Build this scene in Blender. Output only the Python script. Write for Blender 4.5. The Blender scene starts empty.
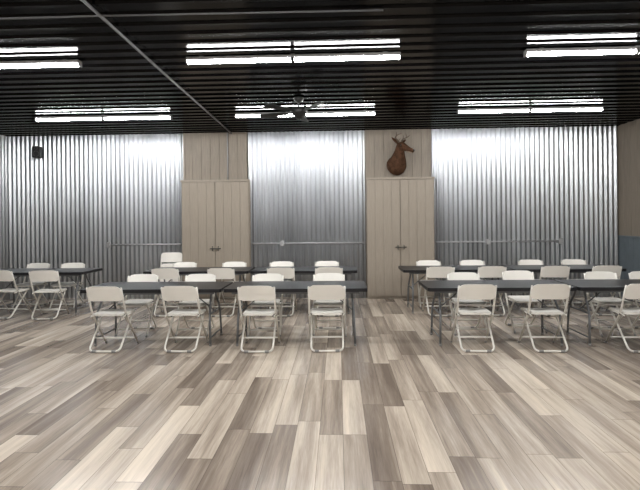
import bpy, bmesh, math, random
from mathutils import Vector, Matrix
random.seed(4)
scene = bpy.context.scene
try:
    scene.view_settings.view_transform = 'Standard'
except Exception:
    pass

# ------------------------------------------------------------------ room dims
DX = -0.20
XL, XR, YB, YF, H = -6.95, 5.61, 9.84, -4.6, 3.42

# ------------------------------------------------------------------ materials
def new_mat(name):
    m = bpy.data.materials.new(name); m.use_nodes = True
    nt = m.node_tree
    return m, nt, nt.nodes, nt.links, nt.nodes['Principled BSDF']

def simple(name, col, rough=0.5, metal=0.0, var=0.06, scale=6.0, bump=0.0, stretch=(1,1,1), spec=0.5):
    m, nt, N, L, b = new_mat(name)
    tc = N.new('ShaderNodeTexCoord'); mp = N.new('ShaderNodeMapping')
    mp.inputs['Scale'].default_value = stretch
    no = N.new('ShaderNodeTexNoise'); no.inputs['Scale'].default_value = scale; no.inputs['Detail'].default_value = 4
    L.new(tc.outputs['Object'], mp.inputs['Vector']); L.new(mp.outputs['Vector'], no.inputs['Vector'])
    cr = N.new('ShaderNodeValToRGB')
    cr.color_ramp.elements[0].position = 0.3; cr.color_ramp.elements[1].position = 0.7
    cr.color_ramp.elements[0].color = tuple(c*(1-var) for c in col)+(1,)
    cr.color_ramp.elements[1].color = tuple(min(1, c*(1+var)) for c in col)+(1,)
    L.new(no.outputs['Fac'], cr.inputs['Fac']); L.new(cr.outputs['Color'], b.inputs['Base Color'])
    b.inputs['Roughness'].default_value = rough; b.inputs['Metallic'].default_value = metal
    b.inputs['Specular IOR Level'].default_value = spec
    if bump:
        bp = N.new('ShaderNodeBump'); bp.inputs['Strength'].default_value = bump; bp.inputs['Distance'].default_value = 0.01
        L.new(no.outputs['Fac'], bp.inputs['Height']); L.new(bp.outputs['Normal'], b.inputs['Normal'])
    return m

def galvanized(name, col=(0.46,0.475,0.49)):
    m, nt, N, L, b = new_mat(name)
    tc = N.new('ShaderNodeTexCoord')
    mp = N.new('ShaderNodeMapping'); mp.inputs['Scale'].default_value = (1.5, 1.5, 0.25)
    no = N.new('ShaderNodeTexNoise'); no.inputs['Scale'].default_value = 1.4; no.inputs['Detail'].default_value = 2
    L.new(tc.outputs['Object'], mp.inputs['Vector']); L.new(mp.outputs['Vector'], no.inputs['Vector'])
    cr = N.new('ShaderNodeValToRGB')
    cr.color_ramp.elements[0].position = 0.3; cr.color_ramp.elements[1].position = 0.7
    cr.color_ramp.elements[0].color = tuple(c*0.84 for c in col)+(1,)
    cr.color_ramp.elements[1].color = tuple(min(1,c*1.12) for c in col)+(1,)
    L.new(no.outputs['Fac'], cr.inputs['Fac']); L.new(cr.outputs['Color'], b.inputs['Base Color'])
    mr = N.new('ShaderNodeMapRange'); mr.inputs['To Min'].default_value = 0.26; mr.inputs['To Max'].default_value = 0.33
    L.new(no.outputs['Fac'], mr.inputs['Value']); L.new(mr.outputs['Result'], b.inputs['Roughness'])
    b.inputs['Metallic'].default_value = 1.0
    return m

def floor_mat():
    m, nt, N, L, b = new_mat('vinyl_plank')
    def M(op, a, bb=None, c=None):
        n = N.new('ShaderNodeMath'); n.operation = op
        for i, v in enumerate((a, bb, c)):
            if v is None: continue
            if isinstance(v, (int, float)): n.inputs[i].default_value = v
            else: L.new(v, n.inputs[i])
        return n.outputs[0]
    geo = N.new('ShaderNodeNewGeometry'); s = N.new('ShaderNodeSeparateXYZ')
    L.new(geo.outputs['Position'], s.inputs[0])
    W, LN = 0.178, 1.22
    xs = M('DIVIDE', M('ADD', s.outputs[0], 50.0), W)
    col = M('FLOOR', xs); fx = M('FRACT', xs)
    wn = N.new('ShaderNodeTexWhiteNoise'); wn.noise_dimensions = '1D'; L.new(col, wn.inputs['W'])
    ys = M('ADD', M('DIVIDE', M('ADD', s.outputs[1], 50.0), LN), M('MULTIPLY', wn.outputs['Value'], 7.0))
    row = M('FLOOR', ys); fy = M('FRACT', ys)
    cv = N.new('ShaderNodeCombineXYZ'); L.new(col, cv.inputs[0]); L.new(row, cv.inputs[1])
    w2 = N.new('ShaderNodeTexWhiteNoise'); w2.noise_dimensions = '2D'; L.new(cv.outputs[0], w2.inputs['Vector'])
    rnd = w2.outputs['Value']
    def noise(sx, sy, det, dist=0.0, k=37.0):
        c = N.new('ShaderNodeCombineXYZ')
        L.new(M('MULTIPLY', s.outputs[0], sx), c.inputs[0]); L.new(M('MULTIPLY', s.outputs[1], sy), c.inputs[1])
        L.new(M('MULTIPLY', rnd, k), c.inputs[2])
        n = N.new('ShaderNodeTexNoise'); n.inputs['Scale'].default_value = 1.0; n.inputs['Detail'].default_value = det
        n.inputs['Distortion'].default_value = dist
        L.new(c.outputs[0], n.inputs['Vector']); return n.outputs['Fac']
    broad = noise(8.0, 0.5, 1, 0.0)
    streak = noise(30.0, 1.3, 5, 0.45, 91.0)
    fine = noise(150.0, 7.0, 3)
    v = M('MULTIPLY_ADD', rnd, 0.58, M('MULTIPLY_ADD', M('SUBTRACT', broad, 0.5), 0.90, 0.20))
    v = M('MULTIPLY_ADD', M('SUBTRACT', streak, 0.5), 0.55, v)
    v = M('MULTIPLY_ADD', M('SUBTRACT', fine, 0.5), 0.30, v)
    cr = N.new('ShaderNodeValToRGB'); e = cr.color_ramp.elements
    e[0].position = 0.0; e[0].color = (0.140, 0.107, 0.084, 1)
    e[1].position = 1.0; e[1].color = (0.73, 0.63, 0.515, 1)
    a = e.new(0.28); a.color = (0.235, 0.188, 0.150, 1)
    a = e.new(0.52); a.color = (0.375, 0.312, 0.252, 1)
    a = e.new(0.75); a.color = (0.56, 0.478, 0.39, 1)
    L.new(v, cr.inputs['Fac'])
    ex = M('MINIMUM', fx, M('SUBTRACT', 1.0, fx)); ey = M('MINIMUM', fy, M('SUBTRACT', 1.0, fy))
    seam = M('MAXIMUM', M('LESS_THAN', ex, 0.012), M('LESS_THAN', ey, 0.0024))
    mx = N.new('ShaderNodeMix'); mx.data_type = 'RGBA'
    L.new(M('MULTIPLY', seam, 0.6), mx.inputs['Factor']); L.new(cr.outputs['Color'], mx.inputs['A']); mx.inputs['B'].default_value = (0.07,0.055,0.045,1)
    L.new(mx.outputs['Result'], b.inputs['Base Color'])
    L.new(M('MULTIPLY_ADD', streak, 0.08, 0.17), b.inputs['Roughness'])
    bp = N.new('ShaderNodeBump'); bp.inputs['Strength'].default_value = 0.04; bp.inputs['Distance'].default_value = 0.003
    L.new(fine, bp.inputs['Height']); L.new(bp.outputs['Normal'], b.inputs['Normal'])
    return m

M_FLOOR = floor_mat()
M_METAL = galvanized('galvanized_metal')
M_CEIL = simple('black_metal_ceiling', (0.0020,0.0020,0.0025), 0.16, 0.0, 0.2, 3, spec=0.10)
M_TAN = simple('tan_wood_panel', (0.235,0.198,0.157), 0.55, 0, 0.12, 5, 0.15, (12,12,0.8))
M_TAN2 = simple('tan_closet_paint', (0.305,0.26,0.208), 0.5, 0, 0.08, 5, 0.1, (12,12,0.8))
M_WAINS = simple('bluegrey_wainscot', (0.16,0.19,0.21), 0.4, 0.3, 0.08)
M_TABLE = simple('black_table_plastic', (0.012,0.012,0.014), 0.36, 0, 0.15, 60, 0.05, spec=0.35)
M_TLEG = simple('grey_powder_coat', (0.16,0.165,0.17), 0.4, 0.3, 0.05)
M_WHITE = simple('white_chair_plastic', (0.86,0.83,0.765), 0.4, 0, 0.02)
M_FRAME = simple('light_chair_frame', (0.70,0.67,0.61), 0.35, 0.1, 0.04)
M_RUB = simple('rubber_foot', (0.25,0.24,0.23), 0.7)
M_CONDUIT = simple('conduit_steel', (0.45,0.45,0.46), 0.4, 0.3, 0.06)
M_CEILC = simple('ceiling_conduit_grey', (0.13,0.13,0.135), 0.5, 0.2, 0.06)
M_BLACK = simple('matte_black', (0.010,0.010,0.010), 0.45)
M_HOUS = simple('fixture_housing', (0.35,0.35,0.35), 0.5)
M_FUR = simple('deer_fur', (0.075,0.036,0.019), 0.85, 0, 0.4, 14, 0.5, spec=0.2)
M_FURL = simple('deer_pale_fur', (0.30,0.23,0.17), 0.8, 0, 0.15, 20)
M_ANT = simple('antler_bone', (0.10,0.07,0.045), 0.5, 0, 0.3, 20)
M_STEELD = simple('handle_metal', (0.08,0.08,0.08), 0.35, 0.8)
M_PLATE = simple('outlet_plate', (0.45,0.45,0.45), 0.4, 0.5)
m, nt, N, L, b = new_mat('led_lens'); M_LIGHT = m
b.inputs['Base Color'].default_value = (0.9,0.9,0.9,1)
no = N.new('ShaderNodeTexNoise'); no.inputs['Scale'].default_value = 2
mr = N.new('ShaderNodeMapRange'); mr.inputs['To Min'].default_value = 93; mr.inputs['To Max'].default_value = 99
L.new(no.outputs['Fac'], mr.inputs['Value']); L.new(mr.outputs['Result'], b.inputs['Emission Strength'])
b.inputs['Emission Color'].default_value = (1.0,0.995,0.985,1)

# ------------------------------------------------------------------ mesh builder
class MB:
    def __init__(s): s.v=[]; s.f=[]; s.m=[]; s.mats=[]; s.sm=[]
    def mi(s, mat):
        if mat not in s.mats: s.mats.append(mat)
        return s.mats.index(mat)
    def add(s, vs, fs, mat, smooth=False, M=None):
        o = len(s.v); i = s.mi(mat)
        for p in vs:
            p = Vector(p)
            s.v.append(tuple(M @ p if M else p))
        for f in fs: s.f.append(tuple(o+k for k in f)); s.m.append(i); s.sm.append(smooth)
    def box(s, c, d, mat, M=None, bev=0.0):
        bm = bmesh.new(); bmesh.ops.create_cube(bm, size=1)
        for v in bm.verts: v.co = Vector((v.co.x*d[0], v.co.y*d[1], v.co.z*d[2]))
        if bev: bmesh.ops.bevel(bm, geom=bm.edges[:], offset=bev, segments=3, profile=0.5, affect='EDGES')
        for v in bm.verts: v.co += Vector(c)
        bm.verts.index_update()
        s.add([v.co.copy() for v in bm.verts], [[v.index for v in f.verts] for f in bm.faces], mat, False, M); bm.free()
    def tube(s, pts, r, mat, segs=8, M=None, closed=False):
        pts = [Vector(p) for p in pts]; n = len(pts)
        rs = r if isinstance(r, (list, tuple)) else [r]*n
        def tan(i):
            if closed: return (pts[(i+1)%n]-pts[(i-1)%n]).normalized()
            return (pts[min(i+1,n-1)]-pts[max(i-1,0)]).normalized()
        t = tan(0); up = Vector((0,0,1)) if abs(t.z) < 0.9 else Vector((1,0,0))
        a = t.cross(up).normalized(); vs=[]; fs=[]
        for i in range(n):
            t = tan(i); a = (a - t*a.dot(t)).normalized(); bb = t.cross(a)
            rr = rs[i]; rx, ry = (rr if isinstance(rr,(tuple,list)) else (rr,rr))
            for k in range(segs):
                an = 2*math.pi*k/segs
                vs.append(pts[i] + a*math.cos(an)*rx + bb*math.sin(an)*ry)
        m2 = n if closed else n-1
        for i in range(m2):
            for k in range(segs):
                j=(i+1)%n
                fs.append((i*segs+k, i*segs+(k+1)%segs, j*segs+(k+1)%segs, j*segs+k))
        if not closed:
            fs.append(tuple(range(segs))[::-1]); fs.append(tuple((n-1)*segs+k for k in range(segs)))
        s.add(vs, fs, mat, True, M)
    def obj(s, name, loc=(0,0,0), rz=0.0, parent=None, mesh_only=False):
        me = bpy.data.meshes.new(name); me.from_pydata(s.v, [], s.f)
        for mt in s.mats: me.materials.append(mt)
        me.polygons.foreach_set('material_index', s.m); me.polygons.foreach_set('use_smooth', s.sm)
        me.update()
        bm = bmesh.new(); bm.from_mesh(me); bmesh.ops.recalc_face_normals(bm, faces=bm.faces[:]); bm.to_mesh(me); bm.free()
        if mesh_only: return me
        return place(me, name, loc, rz)

def place(me, name, loc=(0,0,0), rz=0.0):
    o = bpy.data.objects.new(name, me); o.location = loc; o.rotation_euler = (0,0,rz)
    scene.collection.objects.link(o); return o

def rounded(pts, r, n=5):
    pts=[Vector(p) for p in pts]; out=[pts[0]]
    for i in range(1,len(pts)-1):
        p,a,c = pts[i],pts[i-1],pts[i+1]
        ra=min(r,(a-p).length*.45); rc=min(r,(c-p).length*.45)
        A=p+(a-p).normalized()*ra; C=p+(c-p).normalized()*rc
        for k in range(n+1):
            t=k/n; out.append(A*(1-t)**2+p*2*t*(1-t)+C*t*t)
    out.append(pts[-1]); return out

def slab(mb, w0, w1, h, r, th, mat, fn, nx=12, nz=12):
    def hw(sv):
        w = w0+(w1-w0)*sv/h; d = min(sv, h-sv)
        if d < r: w -= 2*(r-math.sqrt(max(0,r*r-(r-d)**2)))
        return w/2
    ss=[]
    k=5
    for i in range(k): ss.append(r*(1-math.cos(math.pi/2*i/k)))
    for i in range(nz+1): ss.append(r+(h-2*r)*i/nz)
    for i in range(k-1,-1,-1): ss.append(h-r*(1-math.cos(math.pi/2*i/k)))
    R=len(ss); C=nx+1; vs=[]; fs=[]
    for side in (0,1):
        for sv in ss:
            for j in range(C):
                x=(j/nx*2-1)*hw(sv); vs.append(fn(x, sv, th*(side-0.5)))
    for i in range(R-1):
        for j in range(C-1):
            a=i*C+j; fs.append((a,a+1,a+C+1,a+C)); q=a+R*C; fs.append((q,q+C,q+C+1,q+1))
    mb.add(vs, fs, mat, True)
    o=R*C; vs2=list(vs); fs=[]
    for i in range(R-1):
        fs.append((i*C, (i+1)*C, (i+1)*C+o, i*C+o)); a=i*C+C-1; fs.append((a, a+o, a+C+o, a+C))
    for j in range(C-1):
        fs.append((j, j+o, j+1+o, j+1)); a=(R-1)*C+j; fs.append((a, a+1, a+1+o, a+o))
    mb.add(vs2, fs, mat, False)

# ------------------------------------------------------------------ room shell
mb=MB(); mb.box(((XL+XR)/2,(YB+YF)/2,-0.05),(XR-XL+0.4,YB-YF+0.6,0.1),M_FLOOR); mb.obj('floor')

mb=MB(); vs=[]; prof=[]; y=YF-0.1; p=0.228
while y < YB+0.2:
    prof += [(y,0.0),(y+0.15,0.0),(y+0.168,-0.018),(y+0.21,-0.018)]; y+=p
prof.append((y,0))
for (yy,zz) in prof: vs += [(XL-0.1,yy,H+0.018+zz),(XR+0.1,yy,H+0.018+zz)]
fs=[(2*i,2*i+1,2*i+3,2*i+2) for i in range(len(prof)-1)]
mb.add(vs,fs,M_CEIL)
mb.box(((XL+XR)/2,(YB+YF)/2,H+0.12),(XR-XL+0.4,YB-YF+0.6,0.1),M_CEIL)
mb.obj('ceiling')

def corrug(mb, a, bpt, z0, z1, nrm, period=0.096, amp=0.016, mat=M_METAL):
    a=Vector(a); bpt=Vector(bpt); d=(bpt-a); Ln=d.length; d.normalize(); n=Vector(nrm)
    k=int(Ln/period*8); vs=[]
    for i in range(k+1):
        t=i/8*period
        off=amp*math.sin(2*math.pi*i/8)
        q=a+d*min(t,Ln)+n*(off+amp)
        vs += [(q.x,q.y,z0),(q.x,q.y,z1)]
    mb.add(vs,[(2*i,2*i+1,2*i+3,2*i+2) for i in range(k)],mat,True)

def grooved(mb, x0,x1,y,z0,z1,pitch,mat,gw=0.008,gd=0.006,axis='x',n=-1):
    prof=[]; x=x0
    while x < x1-1e-4:
        e=min(x+pitch,x1)
        prof += [(x,0),(e-gw,0),(e-gw*0.8,gd),(e-gw*0.2,gd)]
        x=e
    prof.append((x1,0)); vs=[]
    for (u,dp) in prof:
        for z in (z0,z1):
            vs.append((u,y-n*dp,z) if axis=='x' else (y-n*dp,u,z))
    mb.add(vs,[(2*i,2*i+1,2*i+3,2*i+2) for i in range(len(prof)-1)],mat)

mb=MB(); mb.box(((XL+XR)/2,YB+0.12,H/2),(XR-XL+0.4,0.16,H+0.1),M_TAN); mb.obj('wall_back')
LC0,LC1,RC0,RC1=-2.995+DX,-1.653+DX,0.749+DX,2.095+DX
for (a,b_) in ((XL+0.02,LC0),(LC1,RC0),(RC1,XR-0.02)):
    mb=MB(); corrug(mb,(a,YB,0),(b_,YB,0),0.0,H,(0,-1,0))
    mb.obj('corrugated_metal_panel')
for (a,b_) in ((LC0,LC1),(RC0,RC1)):
    mb=MB(); grooved(mb,a+0.01,b_-0.01,YB-0.045,2.445,H,0.19,M_TAN,gw=0.012,gd=0.01)
    mb.box(((a+b_)/2,YB+0.0,(2.445+H)/2),(b_-a-0.02,0.05,H-2.445),M_TAN)
    for xx in (a+0.028,b_-0.028): mb.box((xx,YB-0.035,(2.445+H)/2),(0.035,0.05,H-2.46),M_TAN)
    mb.obj('wood_wall_panel')

mb=MB(); mb.box((XL-0.1,(YB+YF)/2,H/2),(0.16,YB-YF+0.4,H+0.1),M_TAN)
corrug(mb,(XL-0.015,YF,0),(XL-0.015,YB,0),0,H,(1,0,0)); mb.obj('wall_left')
mb=MB(); mb.box((XR+0.12,(YB+YF)/2,H/2),(0.16,YB-YF+0.4,H+0.1),M_TAN)
grooved(mb,YF,YB,XR,1.22,H,0.23,M_TAN,axis='y')
grooved(mb,YF,YB,XR-0.01,0.0,1.2,0.15,M_WAINS,axis='y')
mb.box((XR-0.012,(YB+YF)/2,1.215),(0.03,YB-YF,0.035),M_WAINS)
mb.obj('wall_right')
mb=MB(); mb.box(((XL+XR)/2,YF-0.1,H/2),(XR-XL+0.4,0.16,H+0.1),M_TAN); mb.obj('wall_front')

# closets
def closet(x0,x1,name='storage_closet'):
    mb=MB(); yf=YB-0.16; top=2.44; w=x1-x0; xm=(x0+x1)/2
    mb.box((xm,(yf+0.02+YB-0.035)/2,top/2),(w,YB-0.055-yf,top),M_TAN2,bev=0.004)
    mb.box((xm,yf+0.01,top-0.02),(w+0.02,0.05,0.04),M_TAN2)
    for (a,b_) in ((x0+0.015,xm-0.004),(xm+0.004,x1-0.015)):
        grooved(mb,a,b_,yf-0.012,0.06,top-0.05,(b_-a)/4.0,M_TAN2,gw=0.009,gd=0.006)
        mb.box(((a+b_)/2,yf+0.006,(0.06+top-0.05)/2),(b_-a,0.012,top-0.115),M_TAN2)
    for sx in (-1,1):
        hx=xm+sx*0.06
        mb.tube(rounded([(hx,yf-0.01,1.00),(hx,yf-0.05,1.00),(hx,yf-0.05,1.08),(hx,yf-0.01,1.08)],0.02),0.007,M_STEELD)
    mb.tube([(xm-0.11,yf-0.045,1.04),(xm+0.11,yf-0.045,1.04)],0.009,M_STEELD)
    mb.obj(name)
closet(-3.0+DX,-1.60+DX); closet(0.765+DX,2.12+DX)

def wall_conduit(x0,x1,z,boxes):
    mb=MB(); y=YB-0.062
    mb.tube([(x0+DX,y,z),(x1+DX,y,z)],0.016,M_CONDUIT)
    for bx in boxes: mb.box((bx+DX,y-0.003,z),(0.075,0.05,0.115),M_PLATE,bev=0.005)
    mb.obj('electrical_conduit')
wall_conduit(-4.56,-3.04,1.13,(-4.56,)); wall_conduit(-1.58,0.73,1.13,(-0.95,)); wall_conduit(2.15,4.63,1.13,(4.63,3.2))
mb=MB(); mb.tube([(-2.06+DX,YB-0.065,2.45),(-2.06+DX,YB-0.065,3.41)],0.013,M_CONDUIT); mb.obj('electrical_conduit')

mb=MB(); mb.tube([(-1.97+DX,YB-0.05,H-0.03),(-2.08,5.8,H-0.03),(-2.01,3.3,H-0.03),(-1.92,0,H-0.03)],0.013,M_CEILC)
mb.obj('ceiling_conduit')
mb=MB(); mb.tube([(XL+0.05,4.05,H-0.03),(-2.0,4.06,H-0.03),(0.4,4.10,H-0.03)],0.008,M_CEILC)
mb.obj('ceiling_conduit')

# ------------------------------------------------------------------ light fixtures
def fixture(xc,yc):
    mb=MB()
    for sx in (-1,1):
        cx=xc+sx*0.588; w=1.145
        mb.box((cx,yc,H-0.030),(w,0.075,0.035),M_HOUS,bev=0.004)
        vs=[];K=8
        for ex in (-w/2,w/2):
            for k in range(K+1):
                a=math.pi*k/K; vs.append((cx+ex, yc+0.032*math.cos(a), H-0.048-0.032*math.sin(a)))
        fs=[(k,k+1,K+2+k,K+1+k) for k in range(K)]+[tuple(range(K+1)),tuple(range(K+1,2*K+2))]
        mb.add(vs,fs,M_LIGHT)
        for ex in (-w/2,w/2): mb.box((cx+ex,yc,H-0.05),(0.012,0.08,0.065),M_HOUS,bev=0.003)
    for dx in (-1.0,0,1.0): mb.box((xc+dx,yc,H-0.012),(0.05,0.05,0.02),M_HOUS)
    mb.obj('linear_light_fixture')
for yc in (8.0,5.22,2.44,-0.34,-3.0):  # unseen rows near and behind the camera continue the spacing, added for fill light
    for xc in (-3.80 if yc>6 else -3.90,-0.37,3.32 if yc>6 else 3.29): fixture(xc-0.021*yc,yc)

# ------------------------------------------------------------------ ceiling fan
mb=MB(); fx,fy=-0.42-0.15,7.1
def lathe(mb, c, prof, mat, n=24):
    vs=[];fs=[]
    for (r,z) in prof:
        for k in range(n):
            a=2*math.pi*k/n; vs.append((c[0]+r*math.cos(a),c[1]+r*math.sin(a),c[2]+z))
    for i in range(len(prof)-1):
        for k in range(n): fs.append((i*n+k,i*n+(k+1)%n,(i+1)*n+(k+1)%n,(i+1)*n+k))
    mb.add(vs,fs,mat,True)
lathe(mb,(fx,fy,H),[(0.001,0.0),(0.075,0.0),(0.07,-0.04),(0.02,-0.07),(0.014,-0.075),(0.014,-0.13),(0.05,-0.135),(0.10,-0.15),(0.12,-0.18),(0.12,-0.23),(0.09,-0.26),(0.05,-0.28),(0.045,-0.31),(0.001,-0.315)],M_BLACK)
for k in range(5):
    A=Matrix.Translation((fx,fy,H-0.215))@Matrix.Rotation(2*math.pi*k/5+0.25,4,'Z')@Matrix.Rotation(math.radians(11),4,'X')
    mb.box((0.17,0,0),(0.14,0.035,0.008),M_BLACK,A)
    vs=[(0.20,-0.05,-0.004),(0.62,-0.068,-0.004),(0.655,-0.04,-0.004),(0.655,0.04,-0.004),(0.62,0.068,-0.004),(0.20,0.05,-0.004)]
    vs+= [(a,b2,0.004) for (a,b2,c) in vs]
    fs=[(0,1,2,3,4,5),(6,7,8,9,10,11)]+[(i,(i+1)%6,(i+1)%6+6,i+6) for i in range(6)]
    mb.add(vs,fs,M_BLACK,False,A)
mb.obj('ceiling_fan')

# ------------------------------------------------------------------ speaker
mb=MB(); mb.box((0,0,0),(0.155,0.13,0.23),M_BLACK,bev=0.012)
for z,r in ((-0.04,0.055),(0.07,0.025)):
    ring=[(r*math.cos(2*math.pi*k/16),-0.068,z+r*math.sin(2*math.pi*k/16)) for k in range(16)]
    mb.tube(ring,0.006,M_STEELD,6,closed=True)
mb.box((0,0.085,0),(0.05,0.06,0.08),M_BLACK)
mb.obj('wall_speaker',(-6.00+DX,YB-0.16,3.06),0.2)

# ------------------------------------------------------------------ deer head mount
def catmull(P, n=5):
    out=[]
    Q=[P[0]]+P+[P[-1]]
    for i in range(1,len(Q)-2):
        for k in range(n):
            t=k/n; r=[]
            for a,b2,c,d in zip(Q[i-1],Q[i],Q[i+1],Q[i+2]):
                r.append(0.5*((2*b2)+(-a+c)*t+(2*a-5*b2+4*c-d)*t*t+(-a+3*b2-3*c+d)*t**3))
            out.append(r)
    out.append(list(P[-1])); return out
mb=MB()
neck=catmull([(0,0.0,-0.20,0.19,0.22),(0,-0.07,-0.17,0.185,0.21),(0,-0.16,-0.09,0.15,0.165),(0,-0.24,0.03,0.105,0.12),(0,-0.29,0.12,0.085,0.10),(0,-0.33,0.165,0.07,0.085),(0,-0.345,0.185,0.03,0.04)])
mb.tube([p[:3] for p in neck],[(p[3],p[4]) for p in neck],M_FUR,16)
head=catmull([(0,-0.23,0.20,0.03,0.03),(0,-0.26,0.19,0.075,0.075),(0,-0.33,0.165,0.085,0.085),(0,-0.41,0.125,0.066,0.066),(0,-0.48,0.09,0.047,0.048),(0,-0.54,0.062,0.042,0.042),(0,-0.575,0.045,0.034,0.034),(0,-0.59,0.038,0.012,0.012)])
Th=Matrix.Translation((0,-0.27,0.14))@Matrix.Rotation(math.radians(38),4,'Z')@Matrix.Translation((0,0.27,-0.14))
mb.tube([p[:3] for p in head],[(p[3],p[4]) for p in head],M_FUR,14,Th)
mb.tube([(0,-0.578,0.062),(0,-0.60,0.052)],[0.024,0.016],M_BLACK,10,Th)
mb.tube([(0,-0.56,0.022),(0,-0.50,0.045),(0,-0.44,0.07)],[0.022,0.03,0.03],M_FURL,10,Th)
for sx in (-1,1):
    mb.tube([(sx*0.072,-0.355,0.185),(sx*0.086,-0.36,0.185)],[0.016,0.010],M_BLACK,10,Th)
    ear=catmull([(sx*0.05,-0.27,0.22,0.012,0.018),(sx*0.11,-0.26,0.27,0.012,0.04),(sx*0.16,-0.255,0.31,0.010,0.038),(sx*0.21,-0.25,0.345,0.003,0.006)],4)
    mb.tube([p[:3] for p in ear],[(p[4],p[3]) for p in ear],M_FUR,10,Th)
    beam=catmull([(sx*0.035,-0.30,0.235,0.016,0),(sx*0.07,-0.27,0.30,0.014,0),(sx*0.13,-0.27,0.34,0.012,0),(sx*0.16,-0.34,0.38,0.010,0),(sx*0.13,-0.42,0.41,0.004,0)],4)
    mb.tube([p[:3] for p in beam],[p[3] for p in beam],M_ANT,8,Th)
    for base,tip in (((0.05,-0.285,0.275),(0.055,-0.34,0.34)),((0.11,-0.268,0.33),(0.10,-0.29,0.42)),((0.155,-0.32,0.37),(0.14,-0.31,0.46))):
        mb.tube([(sx*base[0],base[1],base[2]),(sx*(base[0]+tip[0])/2+sx*0.005,(base[1]+tip[1])/2,(base[2]+tip[2])/2),(sx*tip[0],tip[1],tip[2])],[0.010,0.007,0.002],M_ANT,6,Th)
o=mb.obj('mounted_deer_head',(1.38+DX,YB-0.05,2.87),0.15); o.scale=(1.05,1.0,0.95)

# ------------------------------------------------------------------ folding chair
def chair_mesh():
    mb=MB(); X=0.218
    for sx in (-1,1):
        pts=rounded([(sx*X,-0.235,0.80),(sx*X,-0.115,0.46),(sx*X,0.21,0.03)],0.12)
        mb.tube(pts,[(0.0105,0.0135)]*len(pts),M_FRAME,8)
        mb.tube([(sx*X,0.213,0.032),(sx*X,0.232,0.0)],0.014,M_RUB,8)
    mb.tube([(-X,0.165,0.092),(X,0.165,0.092)],0.009,M_FRAME,8)
    xr=0.195
    loop=rounded([(-xr,0.13,0.425),(-xr,-0.245,0.018),(xr,-0.245,0.018),(xr,0.13,0.425)],0.07,6)
    mb.tube(loop,0.0125,M_FRAME,8)
    for sx in (-1,1): mb.tube([(sx*0.15,-0.245,0.019),(sx*0.10,-0.245,0.019)],0.0165,M_RUB,8)
    mb.tube([(-xr,-0.12,0.155),(xr,-0.12,0.155)],0.008,M_FRAME,8)
    for sx in (-1,1):
        mb.tube(rounded([(sx*0.205,-0.165,0.425),(sx*0.205,0.20,0.440),(sx*0.16,0.225,0.44)],0.04),0.009,M_FRAME,8)
        mb.tube([(sx*0.212,-0.10,0.44),(sx*0.205,-0.165,0.425)],0.010,M_FRAME,6)
        mb.tube([(sx*0.228,-0.095,0.435),(sx*0.190,-0.095,0.435)],0.013,M_STEELD,8)
    def sf(x,s,t):
        dish=-0.012*(1-(x/0.2)**2)*math.sin(math.pi*min(1,max(0,s/0.4)))
        drop=-0.02*max(0,(s-0.33)/0.07)**2 if s>0.33 else 0
        return (x,-0.175+s,0.452+t+dish+drop)
    slab(mb,0.375,0.40,0.40,0.05,0.022,M_WHITE,sf)
    def bf(x,s,t):
        z=0.625+s; y=-0.172-0.352*(z-0.62)
        bend=-0.030*(1-(x/0.22)**2)
        return (x,y+bend+t-0.004,z+0.006*(1-(x/0.22)**2))
    slab(mb,0.460,0.435,0.19,0.065,0.016,M_WHITE,bf)
    return mb.obj('folding_chair',mesh_only=True)
CH=chair_mesh()
def chair(x,y,face,dr=0.0):
    place(CH,'folding_chair',(x-0.021*y,y,0),(0 if face>0 else math.pi)+dr)

R=lambda a=0.05: random.uniform(-a,a)
for x in (-2.765,-1.83,-0.88,-0.03): chair(x,6.05+R(0.02),1,R(0.03))
for x in (1.79,2.65,3.74,4.51): chair(x,6.05+R(0.02),1,R(0.03))
for x in (-2.77,-1.91,-0.90,0.0): chair(x,6.80+R(0.02),-1,R(0.03))
for x,y in ((1.94,6.80),(2.80,7.0),(3.88,6.80),(4.51,6.80)): chair(x,y+R(0.015),-1,R(0.02))
for x in (-2.76,-1.80,-0.80,0.0): chair(x,8.18+R(0.02),1,R(0.03))
for x in (1.84,2.68,3.69,4.53): chair(x,8.18+R(0.02),1,R(0.03))
for x in (-2.75,-1.80,-0.90,-0.045): chair(x,8.85+R(0.02),-1,R(0.03))
for x in (1.86,2.67,3.75,4.53): chair(x,8.85+R(0.02),-1,R(0.03))
chair(-4.75,7.98,1,0.16); chair(-5.48,8.06,1,-0.12); chair(-5.64,8.87,-1); chair(-4.93,8.85,-1,0.05)

# folded chair leaning on the wall
mb=MB(); X=0.218
for sx in (-1,1):
    mb.tube([(sx*X,0,0.0),(sx*X,0,0.93)],0.011,M_FRAME)
    mb.tube([(sx*X,0,0.0),(sx*X,0,0.03)],0.014,M_RUB)
mb.tube(rounded([(-0.19,-0.02,0.50),(-0.19,-0.03,0.03),(0.19,-0.03,0.03),(0.19,-0.02,0.50)],0.07),0.010,M_FRAME)
mb.tube([(-X,0,0.12),(X,0,0.12)],0.009,M_FRAME)
slab(mb,0.40,0.375,0.40,0.05,0.018,M_WHITE,lambda x,s,t:(x,-0.045+t,0.34+s))
slab(mb,0.455,0.435,0.20,0.055,0.016,M_WHITE,lambda x,s,t:(x,-0.03*(1-(x/0.22)**2)+t,0.77+s))
o=mb.obj('folded_chair',(-3.24+DX,YB-0.22,0.002)); o.rotation_euler=(math.radians(-10),0,0)

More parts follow.
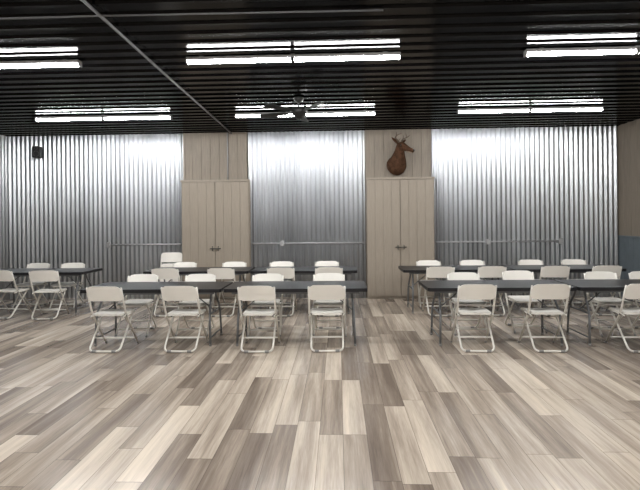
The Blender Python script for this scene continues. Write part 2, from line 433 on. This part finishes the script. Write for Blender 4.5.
# ------------------------------------------------------------------ folding table
def table_mesh():
    mb=MB(); W,D=1.83,0.76
    def tf(x,s,t): return (x, -D/2+s, 0.722+t)
    slab(mb,W,W,D,0.045,0.044,M_TABLE,tf,nx=16)
    for sy in (-1,1): mb.box((0,sy*0.31,0.686),(W-0.2,0.025,0.03),M_TLEG)
    for sx in (-1,1):
        xe=sx*(W/2-0.19)
        for sy in (-1,1):
            pts=rounded([(xe,sy*0.10,0.685),(xe,sy*0.13,0.60),(xe+sx*0.02,sy*0.27,0.40),(xe+sx*0.03,sy*0.29,0.02)],0.10)
            mb.tube(pts,0.0145,M_TLEG,8)
            mb.tube([(xe+sx*0.03,sy*0.29,0.03),(xe+sx*0.03,sy*0.29,0.0)],0.017,M_RUB,8)
        mb.tube([(xe,-0.31,0.682),(xe,0.31,0.682)],0.013,M_TLEG,8)
        mb.tube([(xe+sx*0.02,-0.27,0.40),(xe+sx*0.02,0.27,0.40)],0.011,M_TLEG,8)
        mb.tube([(xe+sx*0.028,-0.288,0.10),(xe+sx*0.028,0.288,0.10)],0.010,M_TLEG,8)
        mb.tube([(xe+sx*0.015,0,0.40),(xe-sx*0.25,0,0.62),(xe-sx*0.42,0,0.695)],0.008,M_TLEG,8)
    mb.tube([(-0.3,-0.3,0.69),(-0.3,0.3,0.69)],0.01,M_TLEG); mb.tube([(0.3,-0.3,0.69),(0.3,0.3,0.69)],0.01,M_TLEG)
    return mb.obj('folding_table',mesh_only=True)
TB=table_mesh()
for (x,y) in ((-2.285,6.41),(-0.425,6.41),(2.16,6.41),(4.01,6.41),
              (-2.285,8.50),(-0.425,8.50),(2.18,8.50),(4.03,8.50),(-5.17,8.50)):
    place(TB,'folding_table',(x-0.021*y,y,0))

# ------------------------------------------------------------------ world + camera
w=bpy.data.worlds.new('world'); scene.world=w; w.use_nodes=True
w.node_tree.nodes['Background'].inputs[0].default_value=(0.02,0.02,0.022,1)
cam=bpy.data.cameras.new('camera'); co=bpy.data.objects.new('camera',cam); scene.collection.objects.link(co)
cam.sensor_width=36; cam.lens=27.0; cam.shift_y=-26/640; cam.clip_end=100
Mx=Matrix.Translation((0,0,1.62))@Matrix.Rotation(math.radians(2.2),4,'Z')@Matrix.Rotation(math.radians(90),4,'X')@Matrix.Rotation(math.radians(-0.6),4,'Z')
co.matrix_world=Mx
scene.camera=co
